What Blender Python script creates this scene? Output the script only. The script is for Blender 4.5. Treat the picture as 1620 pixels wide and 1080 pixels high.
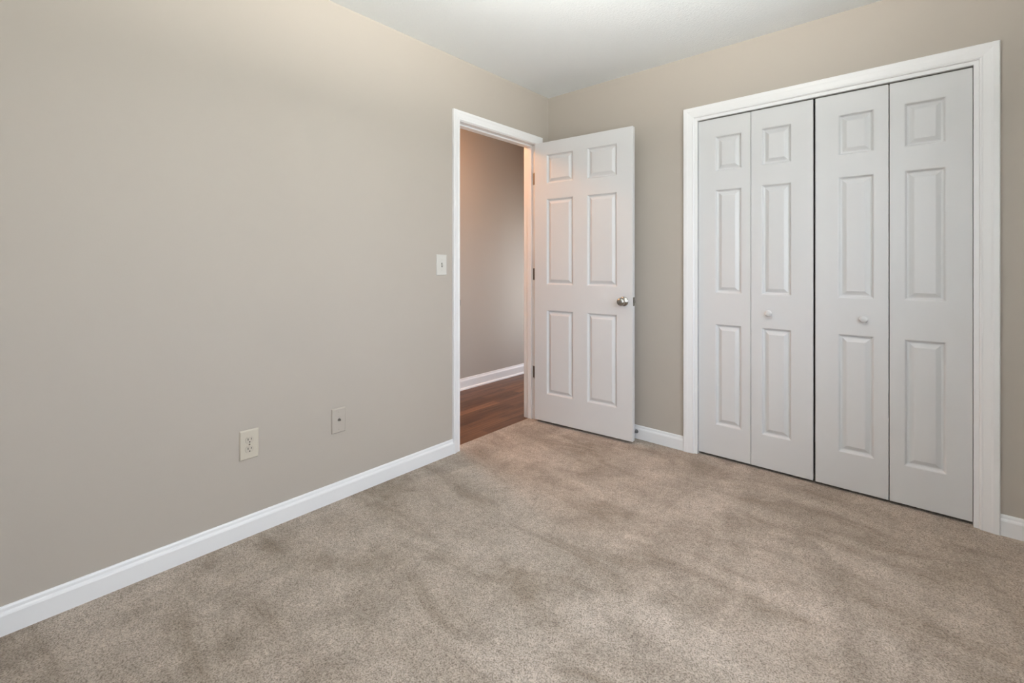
import bpy, bmesh, math
from mathutils import Vector, Matrix

for o in list(bpy.data.objects):
    bpy.data.objects.remove(o, do_unlink=True)
S = bpy.context.scene
COL = S.collection
R = math.radians

# ------------------------------------------------------------------ camera
cd = bpy.data.cameras.new('camera')
cam = bpy.data.objects.new('camera', cd)
COL.objects.link(cam)
cam.location = (2.151, -2.876, 1.158)
cam.rotation_euler = (R(90), 0, R(41.3))
cd.sensor_width = 36.0
cd.lens = 735.0 / 1620.0 * 36.0
cd.shift_y = -121.0 / 1620.0
cd.clip_start = 0.02
S.camera = cam

# ------------------------------------------------------------------ view
S.view_settings.view_transform = 'Standard'
S.view_settings.look = 'None'
S.view_settings.gamma = 1.0
S.view_settings.use_curve_mapping = False
S.view_settings.exposure = 0.05

# ------------------------------------------------------------------ daylight
SKY = (0.84, 0.92, 1.05)
LAWN = (0.58, 0.62, 0.62)
SKY_K, LAWN_K = 9.5, 13.5
w = bpy.data.worlds.new('daylight')
S.world = w
w.use_nodes = True
nt = w.node_tree
nt.nodes.clear()
tc = nt.nodes.new('ShaderNodeTexCoord')
sp = nt.nodes.new('ShaderNodeSeparateXYZ')
nt.links.new(tc.outputs['Generated'], sp.inputs[0])
mr = nt.nodes.new('ShaderNodeMapRange')
mr.inputs['From Min'].default_value = -0.06
mr.inputs['From Max'].default_value = 0.06
nt.links.new(sp.outputs['Z'], mr.inputs['Value'])
mx = nt.nodes.new('ShaderNodeMix')
mx.data_type = 'RGBA'
mx.inputs[6].default_value = tuple(c * LAWN_K for c in LAWN) + (1,)
mx.inputs[7].default_value = tuple(c * SKY_K for c in SKY) + (1,)
nt.links.new(mr.outputs[0], mx.inputs[0])
bg = nt.nodes.new('ShaderNodeBackground')
nt.links.new(mx.outputs[2], bg.inputs['Color'])
out = nt.nodes.new('ShaderNodeOutputWorld')
nt.links.new(bg.outputs[0], out.inputs[0])

# room numbers (metres)
H = 2.44            # ceiling
FZ = 0.006          # top of the carpet
XR = 3.12           # right wall
YF = -3.45          # wall behind the camera
WT = 0.115          # wall thickness
HX = -1.045         # far wall of the hall
HY0, HY1 = -3.3, 1.6
# windows: (centre along wall, sill, head, width)
WIN_R = (-1.88, 0.76, 2.08, 1.66)
FILL_WIN_F = (2.15, 0.85, 2.08, 0.50)  # added unseen window, sized and placed for fill light on the closet wall
FILL_WIN_H = (-0.45, 0.15, 1.70, 0.66)  # added unseen window, put in to brighten the lower hall


def portal(name, loc, rot, sx, sy):
    l = bpy.data.lights.new(name, 'AREA')
    l.shape = 'RECTANGLE'
    l.size, l.size_y = sx, sy
    l.cycles.is_portal = True
    o = bpy.data.objects.new(name, l)
    COL.objects.link(o)
    o.location = loc
    o.rotation_euler = rot


portal('window_portal', (XR + WT + .01, WIN_R[0], (WIN_R[1] + WIN_R[2]) / 2), (0, R(90), 0), WIN_R[2] - WIN_R[1], WIN_R[3])
portal('window_portal', (FILL_WIN_F[0], YF - WT - .01, (FILL_WIN_F[1] + FILL_WIN_F[2]) / 2), (R(90), 0, 0), FILL_WIN_F[3], FILL_WIN_F[2] - FILL_WIN_F[1])


portal('window_portal', (FILL_WIN_H[0], HY1 + WT + .01, (FILL_WIN_H[1] + FILL_WIN_H[2]) / 2), (R(-90), 0, 0), FILL_WIN_H[3], FILL_WIN_H[2] - FILL_WIN_H[1])


# ------------------------------------------------------------------ materials
def mat(name, col, rough=0.5, metal=0.0, spec=0.5):
    m = bpy.data.materials.new(name)
    m.use_nodes = True
    b = m.node_tree.nodes['Principled BSDF']
    b.inputs['Base Color'].default_value = (*col, 1)
    b.inputs['Roughness'].default_value = rough
    b.inputs['Metallic'].default_value = metal
    b.inputs['Specular IOR Level'].default_value = spec
    return m


def nd(m, t, **kw):
    n = m.node_tree.nodes.new(t)
    for k, v in kw.items():
        if k in n.inputs:
            n.inputs[k].default_value = v
        else:
            setattr(n, k, v)
    return n


def lk(m, a, b):
    m.node_tree.links.new(a, b)


def bump(m, src, strength, dist):
    b = nd(m, 'ShaderNodeBump')
    b.inputs['Strength'].default_value = strength
    b.inputs['Distance'].default_value = dist
    lk(m, src, b.inputs['Height'])
    lk(m, b.outputs[0], m.node_tree.nodes['Principled BSDF'].inputs['Normal'])
    return b


def objco(m, scale=(1, 1, 1), rot=(0, 0, 0)):
    t = nd(m, 'ShaderNodeTexCoord')
    mp = nd(m, 'ShaderNodeMapping')
    mp.inputs['Scale'].default_value = scale
    mp.inputs['Rotation'].default_value = rot
    lk(m, t.outputs['Object'], mp.inputs[0])
    return mp.outputs[0]


def noise(m, co, scale, detail=3, rough=.5, dist=0.0):
    n = nd(m, 'ShaderNodeTexNoise')
    n.inputs['Scale'].default_value = scale
    n.inputs['Detail'].default_value = detail
    n.inputs['Roughness'].default_value = rough
    n.inputs['Distortion'].default_value = dist
    lk(m, co, n.inputs['Vector'])
    return n.outputs['Fac']


def ramp(m, src, stops):
    r = nd(m, 'ShaderNodeValToRGB')
    e = r.color_ramp.elements
    while len(e) < len(stops):
        e.new(0.5)
    for k, (p, c) in enumerate(stops):
        e[k].position = p
        e[k].color = (*c, 1)
    lk(m, src, r.inputs[0])
    return r.outputs[0]


def mul(m, a, b, fac=1.0):
    x = nd(m, 'ShaderNodeMix')
    x.data_type = 'RGBA'
    x.blend_type = 'MULTIPLY'
    x.inputs[0].default_value = fac
    lk(m, a, x.inputs[6])
    lk(m, b, x.inputs[7])
    return x.outputs[2]


def wall_paint(name, col):
    m = mat(name, col, 0.62, 0, 0.3)
    co = objco(m)
    bump(m, noise(m, co, 160, 3), 0.12, 0.0012)
    return m


WALL = wall_paint('greige_wall_paint', (0.474, 0.428, 0.374))
HALLWALL = wall_paint('hall_wall_paint', (0.474, 0.428, 0.374))

CEIL = mat('textured_ceiling', (0.88, 0.91, 0.92), 0.9, 0, 0.1)
_co = objco(CEIL)
bump(CEIL, noise(CEIL, _co, 95, 4, .65), 0.55, 0.006)

TRIM = mat('white_trim_paint', (0.86, 0.86, 0.86), 0.34, 0, 0.45)
bump(TRIM, noise(TRIM, objco(TRIM), 60, 2), 0.05, 0.001)
DOOR = mat('white_door_paint', (0.70, 0.70, 0.70), 0.38, 0, 0.45)
bump(DOOR, noise(DOOR, objco(DOOR, (160, 160, 9)), 1.0, 3, .6), 0.06, 0.0008)
NICKEL = mat('satin_nickel', (0.40, 0.39, 0.36), 0.25, 1.0)
DARKMETAL = mat('worn_metal', (0.30, 0.28, 0.25), 0.42, 1.0)
PLASTIC = mat('white_plastic', (0.66, 0.64, 0.59), 0.35)
IVORY = mat('ivory_plastic', (0.58, 0.53, 0.44), 0.38)
IVORYD = mat('ivory_receptacle', (0.54, 0.49, 0.41), 0.4)
BLACK = mat('black_gap', (0.02, 0.02, 0.02), 0.7)
RUBBER = mat('grey_rubber', (0.12, 0.12, 0.12), 0.7)
TRACK = mat('dark_steel_track', (0.16, 0.15, 0.13), 0.6, 0.0)

CARPET = mat('tan_carpet', (0.4, 0.32, 0.26), 0.95, 0, 0.05)
_b = CARPET.node_tree.nodes['Principled BSDF']
_b.inputs['Sheen Weight'].default_value = 0.25
_b.inputs['Sheen Roughness'].default_value = 0.6
_b.inputs['Sheen Tint'].default_value = (0.9, 0.85, 0.8, 1)
_co = objco(CARPET)
_tuft = noise(CARPET, _co, 210, 3, .7)
_clump = noise(CARPET, _co, 60, 4, .65)
_nap = noise(CARPET, objco(CARPET, (0.75, 2.1, 1), (0, 0, R(-38))), 2.1, 5, .62, 0.9)
_napB = noise(CARPET, _co, 8, 5, .65, .4)
c1 = ramp(CARPET, _nap, [(0.34, (0.305, 0.246, 0.192)), (0.48, (0.418, 0.350, 0.290)), (0.64, (0.495, 0.424, 0.360))])
c2 = mul(CARPET, c1, ramp(CARPET, _napB, [(0.30, (0.84, 0.84, 0.83)), (0.62, (1.03, 1.03, 1.03))]))
c3 = mul(CARPET, c2, ramp(CARPET, _tuft, [(0.36, (0.46, 0.43, 0.38)), (0.5, (1.0, 1.0, 1.0)), (0.64, (1.33, 1.33, 1.33))]))
c4 = mul(CARPET, c3, ramp(CARPET, _clump, [(0.32, (0.84, 0.83, 0.82)), (0.62, (1.06, 1.06, 1.06))]))
c4 = mul(CARPET, c4, ramp(CARPET, noise(CARPET, objco(CARPET, (2.6, .9, 1), (0, 0, R(35))), 1.5, 4, .6, 1.2), [(0.36, (.84, .83, .82)), (0.56, (1.05, 1.05, 1.05))]))
lk(CARPET, c4, _b.inputs['Base Color'])
_add = nd(CARPET, 'ShaderNodeMath', operation='ADD')
lk(CARPET, _tuft, _add.inputs[0])
lk(CARPET, _clump, _add.inputs[1])
bump(CARPET, _add.outputs[0], 0.8, 0.006)

# hall floor: dark reddish-brown planks running along the hall
WOOD = mat('dark_wood_planks', (0.12, 0.05, 0.03), 0.42, 0, 0.3)
_b = WOOD.node_tree.nodes['Principled BSDF']
_co = objco(WOOD, (1, 1, 1), (0, 0, R(90)))
_br = nd(WOOD, 'ShaderNodeTexBrick')
lk(WOOD, _co, _br.inputs['Vector'])
for k, v in (('Scale', 1.0), ('Mortar Size', 0.0012), ('Mortar Smooth', 0.1), ('Bias', 0.0),
             ('Brick Width', 0.9), ('Row Height', 0.083)):
    _br.inputs[k].default_value = v
_br.inputs['Color1'].default_value = (0.205, 0.098, 0.046, 1)
_br.inputs['Color2'].default_value = (0.10, 0.045, 0.021, 1)
_br.inputs['Mortar'].default_value = (0.03, 0.015, 0.01, 1)
_br.offset = 0.37
_g = noise(WOOD, objco(WOOD, (34, 2.2, 1)), 1.0, 6, .65, .6)
lk(WOOD, mul(WOOD, _br.outputs['Color'], ramp(WOOD, _g, [(0.30, (0.40, 0.36, 0.34)), (0.50, (1, 1, 1)), (0.72, (1.5, 1.45, 1.35))])), _b.inputs['Base Color'])
bump(WOOD, _g, 0.1, 0.002)

GLASS = bpy.data.materials.new('window_glass')
GLASS.use_nodes = True
_n = GLASS.node_tree
_n.nodes.clear()
_t = _n.nodes.new('ShaderNodeBsdfTransparent')
_gl = _n.nodes.new('ShaderNodeBsdfGlossy')
_gl.inputs['Roughness'].default_value = 0.02
_f = _n.nodes.new('ShaderNodeFresnel')
_f.inputs['IOR'].default_value = 1.25
_m = _n.nodes.new('ShaderNodeMixShader')
_o = _n.nodes.new('ShaderNodeOutputMaterial')
_n.links.new(_f.outputs[0], _m.inputs[0])
_n.links.new(_t.outputs[0], _m.inputs[1])
_n.links.new(_gl.outputs[0], _m.inputs[2])
_n.links.new(_m.outputs[0], _o.inputs[0])


def emis(name, col, k):
    m = bpy.data.materials.new(name)
    m.use_nodes = True
    b = m.node_tree.nodes['Principled BSDF']
    b.inputs['Base Color'].default_value = (0.8, 0.75, 0.65, 1)
    b.inputs['Emission Color'].default_value = (*col, 1)
    b.inputs['Emission Strength'].default_value = k
    return m


LAMPGLASS = emis('warm_lamp_glass', (1.0, 0.44, 0.17), 90.0)
ROOMGLASS = emis('white_lamp_glass', (1.0, 0.985, 0.93), 910.0)


# ------------------------------------------------------------------ mesh helpers
def bx(bm, x0, x1, y0, y1, z0, z1):
    r = bmesh.ops.create_cube(bm, size=1.0)
    for v in r['verts']:
        v.co = Vector(((x0 + x1) / 2 + v.co.x * (x1 - x0), (y0 + y1) / 2 + v.co.y * (y1 - y0), (z0 + z1) / 2 + v.co.z * (z1 - z0)))
    return r['verts']


def obj(name, bm, m, parent=None, loc=(0, 0, 0), smooth=False, bevel=0.0, seg=2, ang=35):
    bmesh.ops.recalc_face_normals(bm, faces=bm.faces[:])
    me = bpy.data.meshes.new(name)
    bm.to_mesh(me)
    bm.free()
    me.materials.append(m)
    if smooth:
        for p in me.polygons:
            p.use_smooth = True
    o = bpy.data.objects.new(name, me)
    COL.objects.link(o)
    o.location = loc
    if parent:
        o.parent = parent
    if bevel:
        b = o.modifiers.new('bevel', 'BEVEL')
        b.width = bevel
        b.segments = seg
        b.limit_method = 'ANGLE'
        b.angle_limit = R(ang)
    return o


def tag(o, label=None, cat=None, group=None, kind=None):
    if label:
        o['label'] = label
    if cat:
        o['category'] = cat
    if group:
        o['group'] = group
    if kind:
        o['kind'] = kind
    return o


def struct(name, bm, m, label, cat, **kw):
    return tag(obj(name, bm, m, **kw), label, cat, kind='structure')


def empty(name, loc, rz=0):
    o = bpy.data.objects.new(name, None)
    COL.objects.link(o)
    o.location = loc
    o.rotation_euler = (0, 0, rz)
    o.empty_display_size = 0.1
    return o


def lathe(bm, prof, origin, axis, n=28):
    """prof = [(radius, distance along axis)], closed at zero radii."""
    ax = Vector(axis).normalized()
    a = ax.orthogonal().normalized()
    b = ax.cross(a)
    o = Vector(origin)
    rings = []
    for r, d in prof:
        if r < 1e-6:
            rings.append([bm.verts.new(o + ax * d)])
        else:
            rings.append([bm.verts.new(o + ax * d + (a * math.cos(2 * math.pi * k / n) + b * math.sin(2 * math.pi * k / n)) * r) for k in range(n)])
    for p, q in zip(rings, rings[1:]):
        for k in range(n):
            k2 = (k + 1) % n
            if len(p) == 1 and len(q) == 1:
                continue
            if len(p) == 1:
                bm.faces.new((p[0], q[k], q[k2]))
            elif len(q) == 1:
                bm.faces.new((p[k], q[0], p[k2]))
            else:
                bm.faces.new((p[k], q[k], q[k2], p[k2]))


def sweep(bm, path, prof, up):
    """mitred sweep of a closed profile. path: 3D points in one plane; prof: (offset to the left of travel in the
    plane, offset along up). up: plane normal."""
    up = Vector(up).normalized()
    P = [Vector(p) for p in path]
    rings = []
    for i, p in enumerate(P):
        if i == 0:
            d = (P[1] - P[0]).normalized()
            side = up.cross(d)
            k = 1
        elif i == len(P) - 1:
            d = (P[-1] - P[-2]).normalized()
            side = up.cross(d)
            k = 1
        else:
            s1 = up.cross((p - P[i - 1]).normalized())
            s2 = up.cross((P[i + 1] - p).normalized())
            side = (s1 + s2).normalized()
            k = 1 / side.dot(s1)
        rings.append([bm.verts.new(p + side * (a * k) + up * t) for a, t in prof])
    n = len(prof)
    for q, r in zip(rings, rings[1:]):
        for k in range(n):
            bm.faces.new((q[k], q[(k + 1) % n], r[(k + 1) % n], r[k]))
    bm.faces.new(rings[0])
    bm.faces.new(list(reversed(rings[-1])))


PANEL_RINGS = [(0.0, 0.0), (0.0035, 0.0016), (0.0095, 0.0115), (0.0145, 0.0130), (0.0180, 0.0122), (0.034, 0.0030), (0.037, 0.0020)]


def slab(bm, w, z0, z1, t, panels, x0=0.0, both=True, yf=None):
    """moulded door slab: x from x0 to x0+w, front face at y=-t, back at y=0, raised panels pressed in."""
    xs = sorted(set([x0, x0 + w] + [p[0] for p in panels] + [p[1] for p in panels]))
    zs = sorted(set([z0, z1] + [p[2] for p in panels] + [p[3] for p in panels]))
    for side in ((-1, 1) if both else (-1,)):
        yb = -t if side == -1 else 0.0
        V = {}
        for i, x in enumerate(xs):
            for j, z in enumerate(zs):
                V[i, j] = bm.verts.new((x, yb, z))
        for i in range(len(xs) - 1):
            for j in range(len(zs) - 1):
                q = [V[i, j], V[i + 1, j], V[i + 1, j + 1], V[i, j + 1]]
                ispan = any(abs(p[0] - xs[i]) < 1e-6 and abs(p[1] - xs[i + 1]) < 1e-6 and abs(p[2] - zs[j]) < 1e-6 and abs(p[3] - zs[j + 1]) < 1e-6 for p in panels)
                if not ispan:
                    bm.faces.new(q)
                    continue
                prev = q
                for ins, dep in PANEL_RINGS[1:]:
                    y = yb + dep * (1 if side == -1 else -1)
                    ring = [bm.verts.new((xs[i] + ins, y, zs[j] + ins)), bm.verts.new((xs[i + 1] - ins, y, zs[j] + ins)),
                            bm.verts.new((xs[i + 1] - ins, y, zs[j + 1] - ins)), bm.verts.new((xs[i] + ins, y, zs[j + 1] - ins))]
                    for k in range(4):
                        bm.faces.new((prev[k], prev[(k + 1) % 4], ring[(k + 1) % 4], ring[k]))
                    prev = ring
                bm.faces.new(prev)
        if side == -1:
            F = V
        else:
            B = V
    if not both:
        B = {}
        for i, x in enumerate(xs):
            for j, z in enumerate(zs):
                if i in (0, len(xs) - 1) or j in (0, len(zs) - 1):
                    B[i, j] = bm.verts.new((x, 0.0, z))
    ni, nj = len(xs) - 1, len(zs) - 1
    for i in range(ni):
        for j in (0, nj):
            bm.faces.new((F[i, j], F[i + 1, j], B[i + 1, j], B[i, j]))
    for j in range(nj):
        for i in (0, ni):
            bm.faces.new((F[i, j], F[i, j + 1], B[i, j + 1], B[i, j]))


# ------------------------------------------------------------------ openings
DY0, DY1, DZ = -0.921, -0.155, 2.053          # bedroom door, clear opening in the left wall
CX0, CX1, CZ = 1.130, 2.3275, 2.037            # closet, clear opening in the back wall
JT = 0.018                                     # jamb thickness

# ------------------------------------------------------------------ room shell
bm = bmesh.new()
bx(bm, -0.062, XR, YF, 0.0, -0.10, FZ)
bx(bm, CX0 - 0.25, CX1 + 0.25, 0.0, 0.70, -0.10, FZ)
struct('floor', bm, CARPET, 'tan cut pile carpet covering the bedroom floor', 'carpet')

bm = bmesh.new()
bx(bm, HX - WT, -0.062, HY0, HY1, -0.10, 0.0)
struct('floor', bm, WOOD, 'dark reddish brown wood plank floor of the hall beyond the open door', 'wood floor')

bm = bmesh.new()
bx(bm, -WT, XR + WT, YF - WT, 0.70 + WT, H, H + 0.1)
struct('ceiling', bm, CEIL, 'white lightly textured bedroom ceiling', 'ceiling')
bm = bmesh.new()
bx(bm, HX - WT, -WT, HY0 - WT, HY1 + WT, H, H + 0.1)
struct('ceiling', bm, CEIL, 'white ceiling of the hall beyond the door', 'ceiling')

# left wall (with the door opening)
bm = bmesh.new()
bx(bm, -WT, 0, YF - WT, DY0 - JT, 0, H)
bx(bm, -WT, 0, DY1 + JT, HY1, 0, H)
bx(bm, -WT, 0, DY0 - JT, DY1 + JT, DZ + JT, H)
struct('wall_left', bm, WALL, 'long greige wall on the left with the open doorway', 'wall')

# back wall with the closet
bm = bmesh.new()
bx(bm, 0, CX0 - JT, 0, WT, 0, H)
bx(bm, CX1 + JT, XR, 0, WT, 0, H)
bx(bm, CX0 - JT, CX1 + JT, 0, WT, CZ + JT, H)
struct('wall_back', bm, WALL, 'greige wall holding the white bifold closet', 'wall')

# closet interior
bm = bmesh.new()
bx(bm, CX0 - 0.30, CX1 + 0.30, 0.70, 0.70 + WT, 0, H)
bx(bm, CX0 - 0.30, CX0 - 0.25, WT, 0.70, 0, H)
bx(bm, CX1 + 0.25, CX1 + 0.30, WT, 0.70, 0, H)
struct('wall_closet', bm, WALL, 'walls inside the closet behind the bifold doors', 'wall')


def wall_with_window(name, along, a0, a1, off0, off1, win, label):
    c, z0, z1, wd = win
    bm = bmesh.new()

    def b(p0, p1, za, zb):
        if along == 'y':
            bx(bm, off0, off1, p0, p1, za, zb)
        else:
            bx(bm, p0, p1, off0, off1, za, zb)
    b(a0, c - wd / 2, 0, H)
    b(c + wd / 2, a1, 0, H)
    b(c - wd / 2, c + wd / 2, 0, z0)
    b(c - wd / 2, c + wd / 2, z1, H)
    struct(name, bm, WALL, label, 'wall')


wall_with_window('wall_right', 'y', YF, WT, XR, XR + WT, WIN_R, 'greige wall with a window to the right of the camera')
wall_with_window('wall_front', 'x', 0, XR, YF - WT, YF, FILL_WIN_F, 'greige wall behind the camera with an added fill light window')


def window(name, win, tr, label):
    """sash window built in a local frame: x along the wall, y through it, placed by tr(x, y, z)."""
    c, z0, z1, wd = win
    root = empty(name, tr(0, 0, z0))
    tag(root, label, 'window', kind='structure')

    def part(n, boxes, m):
        b = bmesh.new()
        for x0, x1, y0, y1, za, zb in boxes:
            p, q = tr(x0, y0, za), tr(x1, y1, zb)
            l = root.location
            bx(b, *sorted((p[0] - l[0], q[0] - l[0])), *sorted((p[1] - l[1], q[1] - l[1])), *sorted((p[2] - l[2], q[2] - l[2])))
        return obj(n, b, m, root)
    a = wd / 2
    zm = (z0 + z1) / 2
    part('window_frame', [(-a, -a + .035, .02, .10, z0, z1), (a - .035, a, .02, .10, z0, z1), (-a, a, .02, .10, z1 - .035, z1), (-a, a, .02, .10, z0, z0 + .04)], TRIM)
    part('sash', [(-a + .035, a - .035, .04, .07, zm - .02, zm + .02), (-.02, .02, .04, .07, z0 + .04, z1 - .035)], TRIM)
    part('glass_pane', [(-a + .035, a - .035, .052, .056, z0 + .04, z1 - .035)], GLASS)
    part('window_sill', [(-a - .05, a + .05, -.04, .02, z0 - .025, z0)], TRIM)


window('window_1', WIN_R, lambda x, y, z: (XR + y, WIN_R[0] + x, z), 'white sash window in the right wall that lights the room')
window('fill_window_2', FILL_WIN_F, lambda x, y, z: (FILL_WIN_F[0] + x, YF - y, z), 'added white sash window behind the camera, fill light for the closet wall')

# hall shell
bm = bmesh.new()
bx(bm, HX - WT, HX, HY0, HY1, 0, H)
struct('wall_hall', bm, HALLWALL, 'greige hall wall seen through the open doorway', 'wall')
bm = bmesh.new()
bx(bm, HX - WT, -WT, HY0 - WT, HY0, 0, H)
struct('wall_hall_front', bm, HALLWALL, 'near end wall of the hall', 'wall')
wall_with_window('wall_hall_back', 'x', HX - WT, 0, HY1, HY1 + WT, FILL_WIN_H, 'far end wall of the hall with an added fill light window')
window('fill_window_3', FILL_WIN_H, lambda x, y, z: (FILL_WIN_H[0] + x, HY1 + y, z), 'added tall window at the unseen far end of the hall, fill light for the hall')

# ------------------------------------------------------------------ baseboards
BB = [(0, 0), (0.013, 0), (0.013, 0.066), (0.011, 0.072), (0.0075, 0.077), (0.0065, 0.086), (0.004, 0.091), (0, 0.092)]


def baseboard(name, p0, p1, inward, label, z=FZ - 0.004, prof=BB):
    p0, p1, n = Vector(p0), Vector(p1), Vector(inward)
    b = bmesh.new()
    rings = [[b.verts.new((p.x + n.x * t, p.y + n.y * t, z + h)) for t, h in prof] for p in (p0, p1)]
    m = len(prof)
    for k in range(m):
        b.faces.new((rings[0][k], rings[0][(k + 1) % m], rings[1][(k + 1) % m], rings[1][k]))
    b.faces.new(rings[0])
    b.faces.new(list(reversed(rings[1])))
    return struct(name, b, TRIM, label, 'baseboard')


CW = 0.057      # door casing width
CCW = 0.0805     # closet casing width
baseboard('baseboard_left', (0, YF, 0), (0, DY0 - CW - .004, 0), (1, 0, 0), 'long white baseboard along the left wall up to the door casing')
baseboard('baseboard_corner', (0, DY1 + CW + .004, 0), (0, -0.013, 0), (1, 0, 0), 'short white baseboard in the corner behind the open door')
baseboard('baseboard_back', (0, 0, 0), (CX0 - CCW, 0, 0), (0, -1, 0), 'white baseboard between the open door and the closet casing')
baseboard('baseboard_right', (CX1 + CCW, 0, 0), (XR, 0, 0), (0, -1, 0), 'white baseboard to the right of the closet casing')
baseboard('baseboard_window', (XR, -0.013, 0), (XR, YF, 0), (-1, 0, 0), 'white baseboard below the right wall window')
baseboard('baseboard_front', (0.013, YF, 0), (XR - .013, YF, 0), (0, 1, 0), 'white baseboard on the wall behind the camera')
HB = [(0, 0), (0.026, 0), (0.026, 0.008), (0.022, 0.016), (0.013, 0.019), (0.013, 0.078), (0.011, 0.084), (0.007, 0.092), (0.005, 0.103), (0, 0.105)]
baseboard('baseboard_hall', (HX, HY0, 0), (HX, HY1, 0), (1, 0, 0), 'white baseboard with shoe moulding along the hall wall', z=0, prof=HB)

# ------------------------------------------------------------------ casings and jambs
REV = 0.004


def casing_profile(w, t=0.017):
    return [(0, 0), (0, 0.007), (0.003, 0.0095), (w * .16, 0.0105), (w * .24, 0.0085), (w * .30, 0.0095), (w * .62, t - .004),
            (w * .74, t - .001), (w * .86, t), (w - 0.003, t), (w, t - 0.003), (w, 0)]


# the path runs so that the outward side (left of travel) points away from the opening
bm = bmesh.new()
sweep(bm, [(0, DY1 + REV, FZ - .003), (0, DY1 + REV, DZ + REV), (0, DY0 - REV, DZ + REV), (0, DY0 - REV, FZ - .003)],
      [(-a, t) for a, t in casing_profile(CW)], (1, 0, 0))
struct('trim_1', bm, TRIM, 'white casing around the open bedroom doorway', 'door casing')

bm = bmesh.new()
sweep(bm, [(CX0, 0, FZ - .003), (CX0, 0, CZ), (CX1, 0, CZ), (CX1, 0, FZ - .003)],
      [(0, 0), (0, .003), (.017, .003), (.0185, .0095), (.024, .0125), (.029, .0115), (.032, .0125), (.052, .0155), (.060, .0175), (CCW - .003, .018), (CCW, .015), (CCW, 0)], (0, -1, 0))
struct('trim_2', bm, TRIM, 'wide white casing around the closet doors', 'closet casing')

# hall side casing
bm = bmesh.new()
sweep(bm, [(-WT, DY0 - REV, 0), (-WT, DY0 - REV, DZ + REV), (-WT, DY1 + REV, DZ + REV), (-WT, DY1 + REV, 0)],
      [(-a, t) for a, t in casing_profile(CW)], (-1, 0, 0))
struct('trim_3', bm, TRIM, 'white casing on the hall side of the doorway', 'door casing')

# bedroom door jamb with stops
bm = bmesh.new()
bx(bm, -WT, 0, DY0 - JT, DY0, 0, DZ)
bx(bm, -WT, 0, DY1, DY1 + JT, 0, DZ)
bx(bm, -WT, 0, DY0 - JT, DY1 + JT, DZ, DZ + JT)
jamb = struct('trim_4', bm, TRIM, 'white jamb lining the open bedroom doorway', 'door jamb', bevel=0.001, seg=1)
bm = bmesh.new()
bx(bm, -.073, -.039, DY0, DY0 + .011, 0, DZ - .011)
bx(bm, -.073, -.039, DY1 - .011, DY1, 0, DZ - .011)
bx(bm, -.073, -.039, DY0, DY1, DZ - .011, DZ)
obj('door_stop_strip', bm, TRIM, jamb, bevel=0.0015)
bm = bmesh.new()      # strike plate with its curved lip
bx(bm, -.030, 0.001, DY0, DY0 + .0018, .895, .952)
bx(bm, -.001, 0.0075, DY0 - .0035, DY0 + .0018, .905, .942)
tag(obj('strike_plate', bm, NICKEL, jamb, bevel=0.001), 'small metal strike plate on the left jamb')

# closet jamb and track
bm = bmesh.new()
bx(bm, CX0 - JT, CX0, 0, WT, 0, CZ)
bx(bm, CX1, CX1 + JT, 0, WT, 0, CZ)
bx(bm, CX0 - JT, CX1 + JT, 0, WT, CZ, CZ + JT)
cj = struct('trim_5', bm, TRIM, 'white jamb lining the closet opening', 'closet jamb', bevel=0.001, seg=1)
bm = bmesh.new()
bx(bm, CX0, CX1, 0.016, 0.019, CZ - .003, CZ)
bx(bm, CX0, CX1, 0.038, 0.041, CZ - .003, CZ)
bx(bm, CX0, CX1, 0.016, 0.041, CZ - .001, CZ)
tag(obj('bifold_track', bm, TRACK, cj), 'dark metal track above the closet doors')

# ------------------------------------------------------------------ bedroom door
DW, DT = 0.756, 0.035
ROWS = [(.222, .832), (1.016, 1.636), (1.746, 1.956)]
bm = bmesh.new()
slab(bm, DW, .024, 2.049, DT, [(a, b, c, d) for a, b in ((.107, .325), (.434, .652)) for c, d in ROWS], x0=.003)
door = struct('door_1', bm, DOOR, 'white six panel door standing open against the back wall', 'door', bevel=0.0015, ang=60)
door.location = (0.008, -0.156, 0)
door.rotation_euler = (0, 0, R(4.5))
KX, KZ = 0.700, 0.922
for sgn, y0 in ((-1, -DT), (1, 0.0)):
    bm = bmesh.new()
    lathe(bm, [(0, 0), (.031, 0), (.031, .003), (.028, .0065), (.014, .009), (.0115, .014), (.0115, .026)], (KX, y0, KZ), (0, sgn, 0), 32)
    ro = obj('rosette', bm, NICKEL, door, smooth=True)
    bm = bmesh.new()
    lathe(bm, [(.0, .020), (.0125, .022), (.018, .028), (.0245, .036), (.0268, .045), (.0255, .054), (.020, .0605), (.011, .0635), (0, .0645)], (KX, y0, KZ), (0, sgn, 0), 32)
    kb = obj('doorknob', bm, NICKEL, door, smooth=True)
    ro.parent = kb
bm = bmesh.new()
bx(bm, DW + .0025, DW + .0045, -DT + .005, -.005, KZ - .028, KZ + .028)
bx(bm, DW + .003, DW + .012, -DT + .012, -.012, KZ - .008, KZ + .008)
obj('latch', bm, NICKEL, door, bevel=.001)
for hz in (.36, 1.09, 1.80):
    bm = bmesh.new()
    lathe(bm, [(0, -.047), (.0035, -.046), (.0035, -.043), (.0062, -.043), (.0062, .043), (.0035, .043), (.0035, .046), (0, .047)], (-.004, -.002, hz), (0, 0, 1), 14)
    bx(bm, .0012, .0030, -.034, -.002, hz - .043, hz + .043)
    obj('hinge', bm, DARKMETAL, door)
# hinge leaves let into the jamb
for hz in (.36, 1.09, 1.80):
    bm = bmesh.new()
    bx(bm, -.030, 0.002, DY1 - .0016, DY1 + .0004, hz - .043, hz + .043)
    tag(obj('hinge_leaf', bm, DARKMETAL, jamb), 'metal hinge plate on the right jamb')

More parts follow.
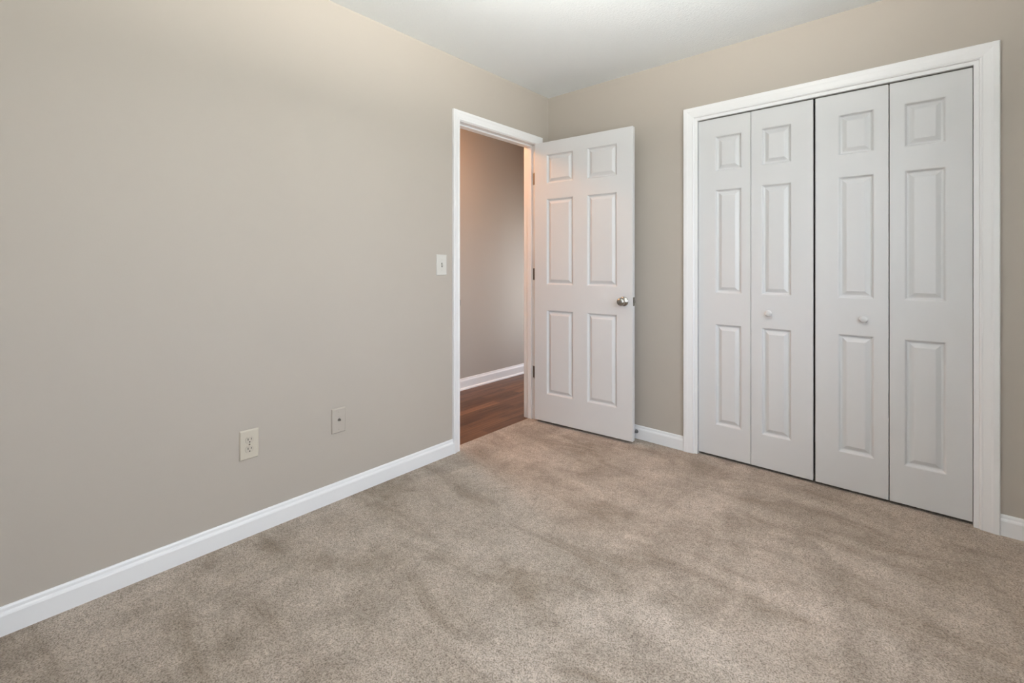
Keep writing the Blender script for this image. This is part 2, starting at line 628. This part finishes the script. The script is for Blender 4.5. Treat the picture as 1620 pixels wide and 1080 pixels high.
# ------------------------------------------------------------------ bifold closet doors
BT = 0.030
BROWS = [(.205, .806), (.990, 1.606), (1.716, 1.924)]
PW, WS, NS = .146, .0985, .0545
BZ0, BZ1 = .021, 2.0315
BY = 0.012 + BT


def bifold(name, xs, flip, widths, gap, label):
    """two leaves; the wide stile is on the outside of the pair, the knob on the inner (meeting) leaf."""
    root = empty(name, (xs, BY, 0))
    tag(root, label, 'bifold closet door', kind='structure')
    for k in (0, 1):
        wide_left = (k == 0)
        LW = widths[k]
        x0 = k * (widths[0] + gap)
        pl = x0 + (WS if wide_left else NS)
        bm = bmesh.new()
        slab(bm, LW, BZ0, BZ1, BT, [(pl, pl + PW, c, d) for c, d in BROWS], x0=x0, both=False)
        leaf = obj('door_leaf', bm, DOOR, root, bevel=.0022, ang=60)
        # knob goes on the leaf that meets the other pair
        if (not flip and k == 1) or (flip and k == 0):
            kx = (1.519 if not flip else 1.941) - xs
            bm = bmesh.new()
            lathe(bm, [(0, 0), (.0115, 0), (.0105, .002), (.0080, .004), (.0080, .008), (.0130, .011), (.0172, .015), (.0176, .019), (.0145, .0225), (.0070, .0245), (0, .025)],
                  (kx, -BT, .890), (0, -1, 0), 28)
            obj('knob', bm, DOOR, leaf, smooth=True)
    return root


bifold('door_2', 1.1325, False, (.2920, .3003), .0020, 'left pair of white panelled bifold closet doors beside the open bedroom door')
bifold('door_3', 1.7365, True, (.3000, .2860), .0035, 'right pair of white panelled bifold closet doors')


# ------------------------------------------------------------------ wall plates on the left wall (face +x)
def plate(bm, w=.078, h=.124, t=.0062, holes=()):
    b = .004
    pts = [(0, w / 2, h / 2), (t * .45, w / 2, h / 2), (t, w / 2 - b, h / 2 - b)]
    rings = []
    for x, a, c in pts:
        rings.append([bm.verts.new((x, -a, -c)), bm.verts.new((x, a, -c)), bm.verts.new((x, a, c)), bm.verts.new((x, -a, c))])
    for p, q in zip(rings, rings[1:]):
        for k in range(4):
            bm.faces.new((p[k], p[(k + 1) % 4], q[(k + 1) % 4], q[k]))
    bm.faces.new(rings[-1])
    bm.faces.new(list(reversed(rings[0])))


def screw(parent, y, z, x=.0060, m=NICKEL):
    bm = bmesh.new()
    lathe(bm, [(0, 0), (.0036, 0), (.0034, .0008), (.002, .0014), (0, .0015)], (x, y, z), (1, 0, 0), 14)
    obj('screw', bm, m, parent, smooth=True)


# light switch
sw = empty('light_switch', (0, -1.068, 1.158))
tag(sw, 'white toggle light switch on the left wall beside the door casing', 'light switch')
bm = bmesh.new()
plate(bm)
obj('switch_plate', bm, PLASTIC, sw, bevel=.001)
bm = bmesh.new()
bx(bm, .0060, .0070, -.0052, .0052, -.0125, .0125)
obj('toggle_slot', bm, RUBBER, sw)
bm = bmesh.new()
vs = bx(bm, .005, .017, -.0042, .0042, -.009, .004)
for v in vs:
    if v.co.x > .01:
        v.co.z += .008
obj('toggle', bm, PLASTIC, sw, bevel=.001)
screw(sw, 0, .030, m=PLASTIC)
screw(sw, 0, -.030, m=PLASTIC)

# duplex outlet
ou = empty('wall_outlet', (0, -2.128, .395))
tag(ou, 'cream duplex electrical outlet low on the left wall', 'electrical outlet')
bm = bmesh.new()
plate(bm, .076, .124, .0075)
obj('outlet_plate', bm, IVORY, ou, bevel=.001)
for dz in (.0195, -.0195):
    bm = bmesh.new()
    n = 32
    ring = []
    for k in range(n):
        a = 2 * math.pi * k / n
        ring.append((.0172 * math.cos(a), max(-.0142, min(.0142, .0172 * math.sin(a)))))
    r0 = [bm.verts.new((.0070, a, dz + c)) for a, c in ring]
    r1 = [bm.verts.new((.0096, a * .97, dz + c * .97)) for a, c in ring]
    for k in range(n):
        bm.faces.new((r0[k], r0[(k + 1) % n], r1[(k + 1) % n], r1[k]))
    bm.faces.new(r1)
    rec = obj('receptacle', bm, IVORYD, ou)
    for yy, hh in ((-.0063, .0045), (.0063, .0037)):
        bm = bmesh.new()
        bx(bm, .0094, .00985, yy - .0012, yy + .0012, dz + .0035 - hh, dz + .0035 + hh)
        obj('blade_slot', bm, BLACK, rec)
    bm = bmesh.new()
    lathe(bm, [(0, 0), (.0026, 0), (.0026, .0004), (0, .0004)], (.0094, 0, dz - .0085), (1, 0, 0), 14)
    obj('ground_hole', bm, BLACK, rec)
screw(ou, 0, 0, .0073)

# jack plate painted with the wall
ja = empty('wall_jack', (0, -1.7225, .395))
tag(ja, 'wall coloured jack plate on the left wall between outlet and doorway', 'jack plate')
bm = bmesh.new()
plate(bm, .073, .120, .0075)
obj('jack_plate', bm, WALL, ja, bevel=.001)
bm = bmesh.new()
lathe(bm, [(.0075, 0), (.0075, .002), (.0050, .0025), (.0048, .010), (.0030, .010), (.0030, .004), (0, .004)], (.0073, .0, .004), (1, 0, 0), 18)
obj('jack_socket', bm, DARKMETAL, ja)
screw(ja, 0, .042, .0073, WALL)
screw(ja, 0, -.042, .0073, WALL)

# ------------------------------------------------------------------ door stop on the back baseboard
ds = empty('door_stop', (.737, -.0130, .055))
tag(ds, 'small metal door stop on the baseboard behind the open door', 'door stop')
bm = bmesh.new()
lathe(bm, [(0, 0), (.0125, 0), (.0125, .003), (.007, .007), (.0045, .010), (0, .010)], (0, 0, 0), (0, -1, 0), 20)
obj('mounting_base', bm, RUBBER, ds, smooth=False)
bm = bmesh.new()
pr = [(0, .009)]
for k in range(14):
    pr += [(.0046, .010 + k * .0032), (.0060, .0116 + k * .0032)]
pr.append((0, .056))
lathe(bm, pr, (0, 0, 0), (0, -1, 0), 16)
obj('spring_rod', bm, RUBBER, ds)
bm = bmesh.new()
lathe(bm, [(0, .054), (.0085, .055), (.0095, .060), (.0090, .069), (.006, .0725), (0, .073)], (0, 0, 0), (0, -1, 0), 18)
obj('rubber_tip', bm, RUBBER, ds, smooth=True)

# ------------------------------------------------------------------ ceiling lamps (out of view, they light hall and room)
def flush_lamp(loc, m, label):
    hl = empty('ceiling_lamp', loc)
    tag(hl, label, 'ceiling lamp')
    bm = bmesh.new()
    lathe(bm, [(0, 0), (.15, 0), (.15, .018), (.13, .024), (0, .024)], (0, 0, 0), (0, 0, -1), 32)
    obj('lamp_base', bm, NICKEL, hl)
    bm = bmesh.new()
    lathe(bm, [(.132, .022), (.130, .045), (.110, .075), (.070, .096), (0, .104)], (0, 0, 0), (0, 0, -1), 32)
    obj('lamp_shade', bm, m, hl, smooth=True)


flush_lamp((-.78, -.72, H), LAMPGLASS, 'round warm flush ceiling lamp in the near part of the hall')
gl = empty('bowl_lamp', (1.58, -1.82, H))
tag(gl, 'white bowl uplight lamp hanging on a short stem from the middle of the bedroom ceiling', 'ceiling lamp')
bm = bmesh.new()
lathe(bm, [(0, 0), (.065, 0), (.062, .018), (.012, .026), (.010, .20), (.022, .21), (.022, .24), (0, .24)], (0, 0, 0), (0, 0, -1), 32)
obj('lamp_stem', bm, NICKEL, gl)
bm = bmesh.new()
lathe(bm, [(.012, .245), (.045, .25), (.062, .28), (.045, .315), (0, .325)], (0, 0, 0), (0, 0, -1), 24)
obj('light_bulb', bm, ROOMGLASS, gl, smooth=True)
bm = bmesh.new()
lathe(bm, [(.200, .275), (.192, .31), (.160, .345), (.10, .375), (0, .388), (0, .384), (.10, .370), (.156, .341), (.188, .308), (.196, .275)], (0, 0, 0), (0, 0, -1), 36)
obj('lamp_bowl', bm, TRIM, gl, smooth=True)
